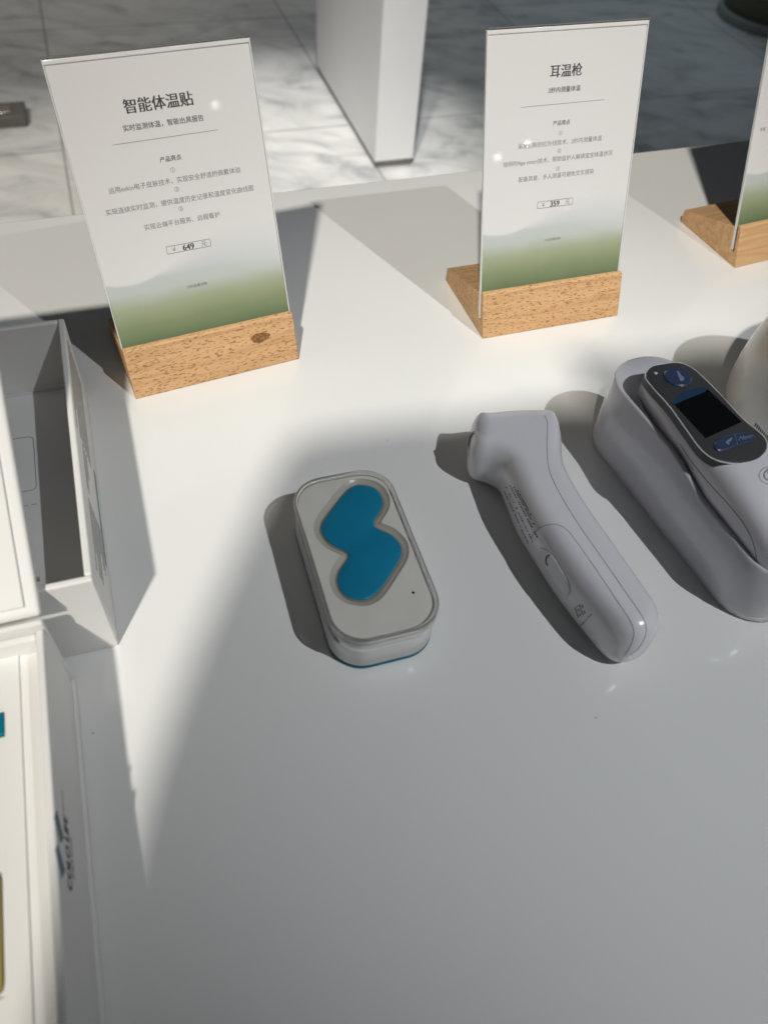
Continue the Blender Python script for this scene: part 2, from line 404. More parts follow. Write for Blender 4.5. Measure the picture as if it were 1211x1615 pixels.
# ------------------------------------------------------------------ printed text
def text_into(bm, s, mtx, u0=None, u1=None, v=0, size=None, bold=0.0, uc=None, vs=1.0):
    """lay one line of text as flat mesh into bm; u0..u1 = left/right ends, v = centre height"""
    cu = bpy.data.curves.new('t', 'FONT'); cu.body = s; cu.size = 1.0; cu.resolution_u = 2
    ob = bpy.data.objects.new('t', cu); COL.objects.link(ob)
    bpy.context.view_layer.update()
    dg = bpy.context.evaluated_depsgraph_get()
    me = bpy.data.meshes.new_from_object(ob.evaluated_get(dg))
    co = np.array([q.co[:] for q in me.vertices])
    if len(co):
        lo, hi = co.min(0), co.max(0)
        if u0 is not None: sc = (u1 - u0) / (hi[0] - lo[0]); ctr = (u0 + u1) / 2
        else: sc = size; ctr = uc
        base = [q.co.copy() for q in me.vertices]
        for kx in ((0,) if not bold else (-bold, 0, bold)):
            for q, c_ in zip(me.vertices, base):
                q.co = mtx @ Vector(((c_.x - (lo[0] + hi[0]) / 2 + kx) * sc + ctr, (c_.y - .36) * sc * vs + v, kx * 2e-4))
            bm.from_mesh(me)
    bpy.data.objects.remove(ob); bpy.data.curves.remove(cu); bpy.data.meshes.remove(me)

# ------------------------------------------------------------------ sign holders
LEN, HB, HBK, DEP, LEAN, HC, TL, YC = .105, .02844, .01006, .06885, .0104, .14754, .32937, .0146
tt = math.tan(TL)
I4 = Matrix.Identity(4)
mm = .001
def sign(loc, yaw, label, lines, knot=False, plain=False):
    t = empty('sign_holder', (loc[0], loc[1], 0), yaw)
    tag(t, label, 'sign holder', 'sign holders along the back of the table')
    zs = .009
    prof = [(0, 0), (LEAN, HB), (YC - .0005, HB), (YC - .0005 - (HB - zs) * tt, zs), (YC + .0036 - (HB - zs) * tt, zs),
            (YC + .0036 - .003 * tt, HB - .003), (DEP, HBK), (DEP, 0)]
    bm = bmesh.new(); profile_x(bm, prof, 0, LEN); wb = mkobj('wooden_base', bm, M_wood2 if plain else M_wood, t, bevel=.0007, seg=2, ang=25)
    if knot:
        bm = bmesh.new(); pts = []
        for k in range(22):
            a = 2 * math.pi * k / 22; q = 1 + .08 * math.sin(3 * a + 1) + .05 * math.sin(7 * a)
            pts.append((.0062 * q * math.cos(a), .0030 * q * math.sin(a)))
        prism(bm, pts, 0, .00012); kn = mkobj('knot', bm, M_knot, wb)
        kn.rotation_euler = (R(90) - math.atan2(LEAN, HB), 0, 0)
        kn.location = (.082, LEAN * .66, HB * .66)
    fr = Matrix.Translation((0, YC + HC * math.sin(TL), HB + HC * math.cos(TL))) @ Matrix.Rotation(R(90) - TL, 4, 'X')
    bot = -HC - (HB - zs) / math.cos(TL) + .0006
    bm = bmesh.new(); bx(bm, 0, LEN, bot, 0, -.0030, 0)
    ac = mkobj('acrylic_panel', bm, M_clear, t, bevel=.0003, seg=1); ac.matrix_local = fr
    # pale strips paint in the light caught by the clear fold and sides
    bm = bmesh.new(); bx(bm, .0010, LEN - .0010, bot + .002, -.0030, -.0016, -.0014)
    ins = mkobj('paper_insert', bm, M_paper, ac)
    bm = bmesh.new(); bx(bm, .0003, LEN - .0003, -.0034, -.0009, -.0024, -.0008); mkobj('sheet_fold', bm, M_glint, ac, bevel=.0005)
    for x0 in (.00015, LEN - .0007):
        bm = bmesh.new(); bx(bm, x0, x0 + .00055, bot + .001, -.0008, -.0028, -.0009); mkobj('side_glint', bm, M_glint, ac)
    bm = bmesh.new(); bx(bm, .0002, LEN - .0002, -.0005, .0001, -.0029, -.0001); mkobj('sheet_edge', bm, M_edge, ac)
    up = Matrix.Translation((0, 0, -.0013)); BM = {}
    for nm, kind, s, a, b, v, bold in lines:
        tgt = BM.setdefault((nm, kind == 'g'), bmesh.new()) if (nm, kind == 'g') not in BM else BM[(nm, kind == 'g')]
        if kind == 'L': bx(tgt, a * mm, b * mm, (v - .08) * mm, (v + .08) * mm, -.00134, -.0013)
        elif kind == 'B':
            for x0, x1, y0, y1 in ((a, b, v - .1, v + .1), (a, b, v - 4.1, v - 3.9), (a - .1, a + .1, v - 3.9, v - .1), (b - .1, b + .1, v - 3.9, v - .1)):
                bx(tgt, x0 * mm, x1 * mm, y0 * mm, y1 * mm, -.00134, -.0013)
        elif b is None: text_into(tgt, s, up, size=a[1] * mm, uc=a[0] * mm, v=v * mm, bold=bold)
        else: text_into(tgt, s, up, a * mm, b * mm, v * mm, bold=bold)
    for (nm, g_), b_ in BM.items(): mkobj(nm, b_, M_ink2 if g_ else M_ink, ins)
    return t
def common(price, vv):
    return [('divider', 'L', '', 23.4, 80, -41.8 + vv, 0), ('heading', 'd', '产品亮点', 45.7, 57.3, -52.2 + vv, .012), ('feature_list', 'g', '①', (51.4, 3.0), None, -57.9 + vv, 0), ('feature_list', 'g', '②', (51.3, 3.0), None, -67.9 + vv, 0),
            ('feature_list', 'g', '③', (51.3, 3.0), None, -78.1 + vv, 0), ('price_frame', 'B', '', 38.6, 64, -96.9 + vv, 0), ('price', 'd', price, 47.8, 54.3, -98.9 + vv, .03), ('currency_mark', 'g', '¥', (42.8, 3.2), None, -98.9 + vv, 0),
            ('currency_word', 'g', '元', (60.2, 3.4), None, -98.9 + vv, 0), ('caption', 'g', '扫码查看详情', 45.4, 57.2, -121.4 + vv, 0)]
sign((-.15567, .33586), .51904, 'wooden sign holder with the price 649 and a dark knot in its base',
     [('title', 'd', '智能体温贴', 33.5, 69.4, -25.3, .022), ('subtitle', 'd', '实时监测体温，智能出具报告', 30.6, 73.2, -35, .006),
      ('feature_list', 'g', '运用eskin电子皮肤技术，实现安全舒适的佩戴体验', 15.6, 88.6, -63.3, 0), ('feature_list', 'g', '实现连续实时监测，提供温度历史记录和温度变化曲线图', 11.4, 94.2, -73.8, 0),
      ('feature_list', 'g', '实现云端平台服务、远程看护', 29.4, 72.3, -84.7, 0)] + common('649', 0), knot=True)
sign((.05391, .42755), .41023, 'wooden sign holder with the price 359, behind the pistol-shaped thermometer',
     [('title', 'd', '耳温枪', 41.5, 62.6, -23.9, .022), ('subtitle', 'd', '2秒内测量体温', 41, 62.5, -33.6, .008),
      ('feature_list', 'g', '采用创新的红外线技术，2秒内测量体温', 22.8, 80.8, -62.6, 0), ('feature_list', 'g', '独特的Age smart技术，帮助监护人解读宝宝体温状况', 13.3, 89.7, -71.9, 0),
      ('feature_list', 'g', '配备耳套，多人测温可避免交叉感染', 24.4, 77.4, -81.6, 0)] + common('359', .6))
sign((.24872, .54536), .50021, 'wooden sign holder cut off by the right edge, only its slotted base end showing',
     [('feature_list', 'g', '智能', 6.6, 11.6, -83.4, 0)], plain=True)

# ------------------------------------------------------------------ patch case
CX, CY, CA = -.0081, .2233, .3815
t = empty('patch_case', (CX, CY, 0), CA)
tag(t, 'small white rounded case with a clear lid and a blue underside, holding the blue patch', 'case')
def ring(lx, ly, r, z, n=10): return [(x, y, z) for x, y in rrect(lx, ly, r, n)]
bm = bmesh.new(); loft(bm, [ring(.0508, .0968, .0161, 0), ring(.0518, .0978, .0166, .0005), ring(.0518, .0978, .0166, .0015), ring(.051, .097, .0162, .0022)])
mkobj('blue_base', bm, M_blueb, t, True)
bm = bmesh.new(); loft(bm, [ring(.0500, .0960, .0157, .0021), ring(.0518, .0978, .0166, .0032), ring(.0518, .0978, .0166, .0170), ring(.0502, .0962, .0158, .0176),
                            ring(.0500, .0960, .0157, .0251), ring(.0492, .0952, .0153, .0257)], True, False)
body = mkobj('case_body', bm, M_case, t, True); body.data.set_sharp_from_angle(angle=R(50))
BL = [(11.3, 42.5), (18.0, 38.3), (19.1, 31.0), (17.0, 25.2), (11.6, 18.6), (9.7, 15.4), (12.0, 11.9), (16.5, 7.8), (19.0, 1.9), (18.3, -3.7), (14.8, -9.6), (7.9, -16.7), (.8, -23.4), (-4.0, -25.8), (-8.4, -25.7), (-13.8, -22.7), (-16.7, -17.2), (-16.7, -11.3), (-13.8, -6.1), (-9.5, -2.2), (-7.6, .7), (-8.8, 3.8), (-13.5, 8.5), (-16.2, 14.3), (-16.8, 19.2), (-14.8, 23.5), (-9.0, 29.3), (.2, 38.2), (6.3, 42.5)]
# the shape is point-symmetric: average it with its own half turn
P0 = catmull(np.array(BL) * mm, 220); P0 = P0[::-1]
ctr = P0.mean(0); Q = 2 * ctr - P0
k = int(np.argmin(((Q - P0[0]) ** 2).sum(1))); Q = np.roll(Q, -k, 0); P0 = (P0 * .6 + Q * .4)
for _ in range(3): P0 = .5 * P0 + .25 * (np.roll(P0, 1, 0) + np.roll(P0, -1, 0))
P0[:, 1] -= .0007
H1 = offset2d(P0, .0036); H2 = offset2d(P0, .0018); H3 = offset2d(P0, .0005)
bm = bmesh.new()
o_ = [bm.verts.new((x, y, .0245)) for x, y in rrect(.0492, .0952, .0153)]
i_ = [bm.verts.new((x, y, .0245)) for x, y in H1]
ed = [bm.edges.new((o_[i], o_[(i + 1) % len(o_)])) for i in range(len(o_))] + [bm.edges.new((i_[i], i_[(i + 1) % len(i_)])) for i in range(len(i_))]
bmesh.ops.triangle_fill(bm, use_beauty=True, use_dissolve=False, edges=ed)
pl = mkobj('top_plate', bm, M_plate, body); pl.location.z = .0012
bm = bmesh.new()
loft(bm, [[(x, y, z) for x, y in P] for P, z in ((H1, .0245), (offset2d(P0, .0033), .02435), (offset2d(P0, .0029), .0239), (H2, .0233), (offset2d(P0, .0009), .0232), (H3, .0229), (H3, .0218))], False, True)
mkobj('recess', bm, M_well, body, True).location.z = .0012
bm = bmesh.new(); lathe(bm, [(.0007, .0246), (.0007, .02462)], 16, .0161, -.0290); mkobj('pin_hole', bm, M_black, body).location.z = .0012
# lid: a clear shell standing a little proud of the plate
bm = bmesh.new()
A_, B_, RD = .0529, .0989, .0166
loft(bm, [ring(A_, B_, RD, .0172), ring(A_, B_, RD, .0262), ring(A_ - .0006, B_ - .0006, RD - .0003, .0274), ring(A_ - .0022, B_ - .0022, RD - .001, .0281),
          ring(A_ - .0034, B_ - .0034, RD - .0016, .0276), ring(A_ - .0040, B_ - .0040, RD - .002, .0270),
          ring(A_ - .0060, B_ - .0060, RD - .003, .0272)], False, True)
vsn = loft(bm, [ring(A_, B_, RD, .0172), ring(A_ - .0022, B_ - .0022, RD - .001, .0172), ring(A_ - .0024, B_ - .0024, RD - .001, .0256), ring(A_ - .0060, B_ - .0060, RD - .003, .0258)], False, True)
bmesh.ops.remove_doubles(bm, verts=bm.verts[:], dist=1e-6)
mkobj('clear_lid', bm, M_lid, t, True)
def rim_tube(inset, z, r):
    bm = bmesh.new(); tube(bm, [(x, y, z) for x, y in rrect(A_ - 2 * inset, B_ - 2 * inset, RD - inset, 12)], r, 8, True); return bm
mkobj('lid_rim', rim_tube(.0009, .0272, .0010), M_glass, t, True)
mkobj('lid_rim', rim_tube(.0004, .0238, .00045), M_glass, t, True)
# small print on the long left side
bm = bmesh.new(); rnd = random.Random(3)
for r_ in range(5):
    y = -.030 + rnd.uniform(0, .003)
    while y < .006 - r_ % 2 * .008:
        l_ = rnd.uniform(.0008, .0026); z = .0062 + r_ * .0019
        bx(bm, -.02566, -.0256, y, y + l_, z, z + .0009); y += l_ + rnd.uniform(.0004, .0008)
mkobj('small_print', bm, M_ink, body)

t2 = empty('temperature_patch', (CX, CY, .0230), CA)
tag(t2, 'smooth blue double-lobed patch lying in the recess of the white case', 'patch')
bm = bmesh.new(); zz = [(-.0006, 0), (0, .0003), (0, .0017), (-.0004, .0022), (-.0012, .0025)]
loft(bm, [[(x, y, z) for x, y in offset2d(P0, d)] for d, z in zz], True, False)
rim = offset2d(P0, -.0012)
vv = [bm.verts.new((x, y, .0025)) for x, y in rim]
bmesh.ops.triangle_fill(bm, use_beauty=True, use_dissolve=False, edges=[bm.edges.new((vv[i], vv[(i + 1) % len(vv)])) for i in range(len(vv))])
bmesh.ops.remove_doubles(bm, verts=bm.verts[:], dist=1e-6)
pt = mkobj('patch_film', bm, M_blue, t2, True)
bm = bmesh.new(); prism(bm, [tuple(q) for q in offset2d(P0, .00042)], .0004, .0017); mkobj('adhesive_backing', bm, simple('tan_backing', (.42, .33, .20), .45), t2)

# ------------------------------------------------------------------ hand-held thermometer
def inflate(outline, thick, r, ex=2.3, step=.0016):
    """pebble body of the given plan outline; returns bmesh"""
    P = catmull(outline, 240)
    x, y = P[:, 0], P[:, 1]
    if np.sum(x * np.roll(y, -1) - np.roll(x, -1) * y) < 0: P = P[::-1]
    A = P; Bv = np.roll(P, -1, 0)
    def dist(q):
        out = np.empty(len(q))
        for i0 in range(0, len(q), 500):
            c = q[i0:i0 + 500, None, :]; ab = (Bv - A)[None]; tpar = np.clip(((c - A[None]) * ab).sum(-1) / (ab ** 2).sum(-1), 0, 1)
            out[i0:i0 + 500] = np.linalg.norm(c - (A[None] + tpar[..., None] * ab), axis=-1).min(1)
        return out
    def inside(q):
        c = np.zeros(len(q), bool)
        for a, b in zip(A, Bv):
            cond = (a[1] > q[:, 1]) != (b[1] > q[:, 1])
            xi = (b[0] - a[0]) * (q[:, 1] - a[1]) / (b[1] - a[1] + 1e-15) + a[0]
            c ^= cond & (q[:, 0] < xi)
        return c
    layers = [P]
    for d in (.0002, .0006, .0012, .0020, .0030, .0042, .0056):
        q = offset2d(P, -d); ok = inside(q); dd = dist(q)
        layers.append(q[ok & (dd > d * .93)])
    gx = np.arange(x.min(), x.max(), step); gy = np.arange(y.min(), y.max(), step)
    G = np.array([(a + (step / 2 if j % 2 else 0), b) for j, b in enumerate(gy) for a in gx])
    G = G[inside(G)]; G = G[dist(G) > .0066]; layers.append(G)
    pts = np.vstack(layers)
    n0 = len(P)
    vs, es, fs, *_ = delaunay_2d_cdt([Vector(p) for p in pts], [(i, (i + 1) % n0) for i in range(n0)], [], 1, 1e-7)
    V2 = np.array([v[:] for v in vs]); d = dist(V2); u = np.clip(d / r, 0, 1)
    z = thick / 2 * (1 - (1 - u) ** ex) ** (1 / ex); z[d < 1e-6] = 0
    bm = bmesh.new()
    top = [bm.verts.new((p[0], p[1], thick / 2 + h)) for p, h in zip(V2, z)]
    bot = [top[i] if z[i] == 0 else bm.verts.new((V2[i][0], V2[i][1], thick / 2 - z[i])) for i in range(len(V2))]
    for f in fs:
        bm.faces.new([top[i] for i in f])
        try: bm.faces.new([bot[i] for i in f[::-1]])
        except ValueError: pass
    bmesh.ops.recalc_face_normals(bm, faces=bm.faces[:])
    return bm
GPX = [(747, 664, .024), (770, 656, .027), (800, 653, .027), (838, 652, .027), (862, 655, .026), (877, 668, .024), (883, 700, .022), (885, 738, .022), (895, 766, .022), (922, 812, .022), (962, 870, .022), (1012, 942, .022), (1029, 972, .021), (1032, 1000, .019), (1018, 1025, .017), (988, 1037, .014), (957, 1028, .012), (925, 993, .012), (880, 935, .012), (845, 882, .012), (815, 832, .012), (796, 786, .012), (786, 762, .013), (768, 750, .013), (750, 745, .013), (738, 733, .014), (738, 702, .018)]
gun_pts = [tuple(un(x, y, z).to_2d()) for x, y, z in GPX]
bm = inflate(gun_pts, .036, .0118, 2.7)
GB = BVHTree.FromBMesh(bm)
def hit(bvh, px, py, eps=.00012):
    loc, nrm, idx, dd = bvh.ray_cast(CAM, ray(px, py))
    if loc is None: return None
    if nrm.dot(ray(px, py)) > 0: nrm = -nrm
    return loc + nrm * eps, nrm
def surf_line(bvh, pxs, n, r=.00022, closed=False):
    pts = []
    for x, y in catmull(pxs, n, closed):
        q = hit(bvh, x, y, .00002)
        if q: pts.append(q[0])
    bm = bmesh.new()
    if len(pts) > 2: tube(bm, pts, r, 5)
    return bm
def surf_quad(bm, bvh, a, b, c, d):
    q = [hit(bvh, *p) for p in (a, b, c, d)]
    if all(q): bm.faces.new([bm.verts.new(p[0]) for p in q])
t = empty('hand_thermometer', (0, 0, 0))
g0 = un(880, 860, 0); t.location = g0
tag(t, 'white glossy pistol-shaped thermometer lying between patch case and cradle', 'thermometer')
def rel(o, par):                                          # meshes built in world coordinates under a moved empty
    o.parent = par; o.matrix_parent_inverse = Matrix.Translation(-par.location); return o
gb = rel(mkobj('body', bm, M_plast, None, True), t)
for nm, pts, n_ in (('seam', [(858, 655), (863, 668), (862, 700), (865, 738), (878, 770), (906, 818), (950, 882), (1000, 954), (1016, 980), (1017, 1003), (1006, 1022), (994, 1033)], 120),
                    ('battery_cover', [(836, 850), (846, 836), (862, 828), (880, 828), (896, 838), (912, 859), (940, 899), (974, 950), (993, 979), (999, 998), (994, 1018), (984, 1034)], 130)):
    o = mkobj(nm, surf_line(GB, pts, n_, .00014), M_seam if nm == 'seam' else M_print, None); rel(o, gb)
# thumb notch of the battery cover: a shallow dish with a raised lip
q = hit(GB, 872, 900); 
bm = bmesh.new()
ringpx = [(848, 868), (856, 864), (868, 872), (882, 893), (896, 918), (899, 934), (893, 942), (884, 938), (868, 914), (853, 888)]
rp = catmull(ringpx, 60); cpx = rp.mean(0)
rings = []
for s_, e_ in ((1.0, .0001), (.96, .0006), (.90, .0007), (.84, .0002), (.5, .00012), (.05, .00012)):
    row = []
    for x, y in rp:
        h_ = hit(GB, *(cpx + (np.array((x, y)) - cpx) * s_), e_); row.append(h_[0] if h_ else q[0])
    rings.append(row)
loft(bm, rings, False, True); rel(mkobj('thumb_notch', bm, M_plast2, None, True), gb)
bm = surf_line(GB, [(868, 874), (862, 879), (861, 886), (864, 892)], 20, .0006); rel(mkobj('latch_slot', bm, M_seam, None), gb)
# sensor opening at the end of the head
c1 = hit(GB, 745, 690); 
bm = bmesh.new(); nn = (Vector((-.80, -.42, .30)).normalized() * .6 + hit(GB, 744, 696)[1] * .4).normalized(); ax = nn.cross(Vector((0, 0, 1))).normalized(); ay = nn.cross(ax)
cpt = hit(GB, 744, 696)[0] - nn * .0022
rings = []
for rad, off in ((.0060, .0008), (.0057, .0019), (.0052, .0019), (.0048, .0010), (.0001, .0008)):
    rings.append([cpt + nn * off + ax * rad * math.cos(2 * math.pi * k / 40) + ay * rad * math.sin(2 * math.pi * k / 40) for k in range(40)])
bm1 = bmesh.new(); loft(bm1, rings[:4], False, False); rel(mkobj('sensor_ring', bm1, M_plast2, None, True), gb)
loft(bm, rings[3:], False, True); rel(mkobj('sensor_lens', bm, M_seam, None, True), gb)
# printed small text on the lower flank
bm = bmesh.new(); rnd = random.Random(5)
u_ = np.array((.50, .866)); v_ = np.array((.74, -.5))
org = np.array((800, 772.0))
org = np.array((796, 778.0))
for r_ in range(7):
    s_ = r_ * 5.4
    a0 = org + np.array((0.47, .86)) * s_ * 1.0 + np.array((r_ * .2, 0))
    x_ = -8.0 if r_ < 6 else 0
    a0 = np.array((793 + r_ * 5.6, 772 + r_ * 10.5)); dirn = np.array((.86, -.50)) * 1.0
    dirn = np.array((.50, .866)); 
cols = [((797, 768), (838, 853), 0), ((803, 766), (845, 846), 0), ((809, 768), (840, 826), 1), ((815, 774), (836, 812), 2), ((794, 775), (831, 856), 0)]
for (x0, y0), (x1, y1), mode in cols:
    L_ = math.hypot(x1 - x0, y1 - y0); s_ = 0; d_ = np.array((x1 - x0, y1 - y0)) / L_; nrm_ = np.array((d_[1], -d_[0]))
    while s_ < L_:
        l_ = rnd.uniform(1.6, 3.4); a = np.array((x0, y0)) + d_ * s_
        if rnd.random() < .85:
            w_ = rnd.uniform(1.4, 2.6)
            surf_quad(bm, GB, a, a + d_ * l_, a + d_ * l_ + nrm_ * w_, a + nrm_ * w_)
        s_ += l_ + rnd.uniform(.7, 1.8)
rel(mkobj('small_print', bm, M_print, None), gb); bm = bmesh.new()
for i in range(7):
    for j in range(4):
        a = np.array((905 + j * 3.4 + i * .9, 958 - j * 2.0 + i * 2.4))
        if rnd.random() < .75: surf_quad(bm, GB, a, a + (2.2, -1.2), a + (3.0, .4), a + (.8, 1.6))
rel(mkobj('small_print', bm, M_print, None), gb)
# origin line of print near the tail
def text_on(bvh, s, px, py, ang, size, mat, name, par, bold=0.0):
    bm = bmesh.new(); text_into(bm, s, I4, size=1.0, uc=0, bold=bold)
    ca, sa = math.cos(ang), math.sin(ang)
    for v in bm.verts:
        x, y = v.co.x * size, v.co.y * size
        h_ = hit(bvh, px + x * ca + y * sa, py + x * sa - y * ca)
        v.co = h_[0] if h_ else hit(bvh, px, py)[0]
    return rel(mkobj(name, bm, mat, None), par)
text_on(GB, 'Made in China', 924, 977, -.82, 4.6, M_ink, 'origin_print', gb, .02)

# ------------------------------------------------------------------ cradle and ear thermometer
OC = Vector((.1188, .3389, 0)); E1 = Vector((.473, -.881, 0)); E2 = Vector((.881, .473, 0))
def cw(s, e, z): return OC + E1 * s + E2 * e + Vector((0, 0, z))
def sm(x, a, b): u = min(1, max(0, (x - a) / (b - a))); return u * u * (3 - 2 * u)
def rimz(s): return .0495 - .0075 * sm(s, .052, .088) - .002 * sm(s, .088, .14)
NS = 26
def crad(ins, zf, dz=0):
    out = []
    for x, y in rrect(.156 - 2 * ins, .049 - 2 * ins, max(.003, .0225 - ins), NS // 2, .064, .0245):
        # long sides need points for the rim curve
        out.append((x, y))
    dense = []
    for i in range(len(out)):
        a, b = out[i], out[(i + 1) % len(out)]; d = math.hypot(b[0] - a[0], b[1] - a[1]); n = 40 if d > .05 else (8 if d > .002 else 1)
        for k in range(n): dense.append((a[0] + (b[0] - a[0]) * k / n, a[1] + (b[1] - a[1]) * k / n))
    return [cw(s, e, zf(s) + dz) for s, e in dense]
def cradr(x0, x1, y0, y1, r, zf, tp=1.0):
    out = rrect(x1 - x0, y1 - y0, r, NS // 2, (x0 + x1) / 2, (y0 + y1) / 2); dense = []
    for i in range(len(out)):
        a, b = out[i], out[(i + 1) % len(out)]; n = 40 if i in (NS // 2, 3 * (NS // 2) + 2 - 0) else 1
        n = 1
        if (i + 1) % (NS // 2 + 1) == 0: n = 40 if ((i + 1) // (NS // 2 + 1)) % 2 == 1 else 8
        for k in range(n): dense.append((a[0] + (b[0] - a[0]) * k / n, a[1] + (b[1] - a[1]) * k / n))
    return [cw(s, .0245 + (e - .0245) * (tp + (1 - tp) * sm(s, .004, .042)), zf(s)) for s, e in dense]
t = empty('charging_cradle', cw(.06, .024, 0))
tag(t, 'grey-white boat-shaped cradle with high rounded walls holding the ear thermometer', 'cradle')
bm = bmesh.new()
loft(bm, [cradr(-.011, .139, .003, .046, .0205, lambda s: 0), cradr(-.0135, .1415, .0005, .0485, .0225, lambda s: .0015), cradr(-.014, .142, 0, .049, .0230, lambda s: .006),
          cradr(-.0145, .1425, -.0005, .0495, .0232, lambda s: rimz(s) - .018), cradr(-.014, .142, .0000, .049, .0230, lambda s: rimz(s) - .0015), cradr(-.0134, .1414, .0006, .0484, .0224, lambda s: rimz(s) - .0003),
          cradr(-.0125, .1405, .0014, .0476, .0216, lambda s: rimz(s)),
          cradr(.0066, .1394, .0024, .0466, .0186, lambda s: rimz(s) - .0002, .80), cradr(.0072, .139, .0030, .046, .0182, lambda s: rimz(s) - .001, .80), cradr(.0080, .137, .0048, .0442, .0168, lambda s: .016, .82)], True, True)
CB = BVHTree.FromBMesh(bm)
o = rel(mkobj('cradle_shell', bm, M_cradle, None, True), t); o.data.set_sharp_from_angle(angle=R(60))

te = empty('ear_thermometer', cw(.08, .024, .03))
tag(te, 'ear thermometer with black screen and blue buttons, resting in the cradle', 'thermometer')
def ztop(s): return .0626 - .0150 * sm(s, .080, .165)
def hw(s): return .0160 + .0042 * sm(s, -.004, .05) + .0008 * sm(s, .05, .10)
ss = [0, .0006, .002, .0045, .008, .013] + [.02 + .007 * i for i in range(15)] + [.1215, .1255, .129, .1313, .1325]
rings = []
for s in ss:
    a = min(1, max(0, (s - 0) / .013)); k = (1 - (1 - a) ** 2.4) ** (1 / 2.4)
    b_ = min(1, max(0, (.1326 - s) / .015)); k *= (1 - (1 - b_) ** 2.4) ** (1 / 2.4)
    k = max(k, .05); w = hw(s) * k; zt = ztop(s); zb = .020; zc = (zt + zb) / 2 + .004; ht = (zt - zc) * (.55 + .45 * k); hb = (zc - zb) * k
    rowp = []
    for q in range(56):
        th = 2 * math.pi * q / 56; c, s2 = math.cos(th), math.sin(th); ee = 2 / 4.2
        rowp.append(cw(s + .0050, .0238 + w * abs(c) ** ee * math.copysign(1, c) * (1 if s2 < 0 else 1 - .12 * abs(s2)), zc + (ht if s2 > 0 else hb) * abs(s2) ** ee * math.copysign(1, s2)))
    rings.append(rowp)
bm = bmesh.new(); loft(bm, rings)
bmesh.ops.recalc_face_normals(bm, faces=bm.faces[:])
EB = BVHTree.FromBMesh(bm)
eb = rel(mkobj('body', bm, M_plast, None, True), te)
def flat_px(pxs, z, n=70): return [tuple(un(x, y, z).to_2d()) for x, y in (catmull(pxs, n) if n else pxs)]
PZ = .0634
PPX = [(1046, 574), (1070, 572), (1092, 581), (1112, 599), (1138, 625), (1170, 660), (1198, 683), (1208, 697), (1206, 712), (1194, 724), (1172, 730), (1146, 729), (1124, 722), (1105, 707), (1082, 676), (1056, 640), (1030, 611), (1018, 593), (1026, 579)]
pp = np.array(flat_px(PPX, PZ - .0008, 120))
bm = bmesh.new(); loft(bm, [[(x, y, z) for x, y in offset2d(pp, d)] for d, z in ((.0004, PZ - .006), (.0002, PZ - .0011), (-.0003, PZ - .0008), (-.0012, PZ - .0006))], False, True)
cpn = rel(mkobj('control_panel', bm, M_grip, None, True), eb); cpn.data.set_sharp_from_angle(angle=R(40))
bm = bmesh.new(); tube(bm, [(x, y, PZ - .0011) for x, y in offset2d(pp, .0003)], .00035, 6, True)
rel(mkobj('panel_trim', bm, M_plast2, None, True), eb)
def plate(name, pxs, z0, z1, mat, par, n=60, ins=.0004):
    P = np.array(flat_px(pxs, z1, n)); bm = bmesh.new()
    loft(bm, [[(x, y, z0) for x, y in P], [(x, y, z1 - ins * .6) for x, y in P], [(x, y, z1) for x, y in offset2d(P, -ins)]], False, True)
    return rel(mkobj(name, bm, mat, None), par)
Z0 = PZ - .0007
plate('screen', [(1062, 637), (1114, 612), (1169, 665), (1112, 691)], Z0, PZ - .00045, M_black, cpn, 0, .0001)
plate('screen_header', [(1059, 635), (1066, 626), (1082, 617), (1100, 611), (1112, 611), (1112, 617), (1098, 623), (1078, 631), (1063, 638)], Z0, PZ - .0004, M_btn2, cpn, 50, .0001)
bc = un(1069, 594, PZ)
bt = plate('button', [(1069 + 22.5 * math.cos(a), 593.5 + 14 * math.sin(a) + 4.2 * math.cos(a)) for a in np.linspace(0, 2 * math.pi, 24, endpoint=False)], Z0, PZ + .0004, M_btn, cpn, 60, .0009)
bl = plate('button', [(1126, 700), (1132, 691), (1150, 685), (1172, 681), (1186, 682), (1190, 688), (1186, 695), (1166, 701), (1148, 707), (1134, 710), (1127, 706)], Z0, PZ + .0002, M_btn, cpn, 60, .0006)
plate('icon', [(1067, 586), (1069.5, 585), (1074, 592), (1078, 595), (1077, 600), (1072, 600), (1070.5, 596)], PZ + .0004, PZ + .00046, M_icon, bt, 40, .00002)
plate('icon', [(1144, 697), (1150, 692), (1154, 690), (1153, 694), (1149, 698), (1150, 701), (1146, 700)], PZ + .0002, PZ + .00026, M_icon, bl, 40, .00002)
bm = bmesh.new(); tube(bm, [un(1158, 684, PZ + .0002), un(1163, 703, PZ + .0002)], .00012, 5); rel(mkobj('divider', bm, M_icon, None), bl)
bm = bmesh.new(); text_into(bm, 'Mem', I4, size=1, uc=0)
for v in bm.verts:
    x, y = v.co.x * 11, v.co.y * 11; v.co = un(1175.5 + x * .97 + y * .30, 689 - x * .24 - y * .95, PZ + .00026)
rel(mkobj('button_text', bm, M_icon, None), bl)
bm = bmesh.new(); cdot = un(1034, 588, PZ); lathe(bm, [(.0009, Z0), (.0009, PZ - .0001), (.0005, PZ + .0001)], 16, cdot.x, cdot.y); rel(mkobj('indicator_light', bm, M_plast, None), cpn)
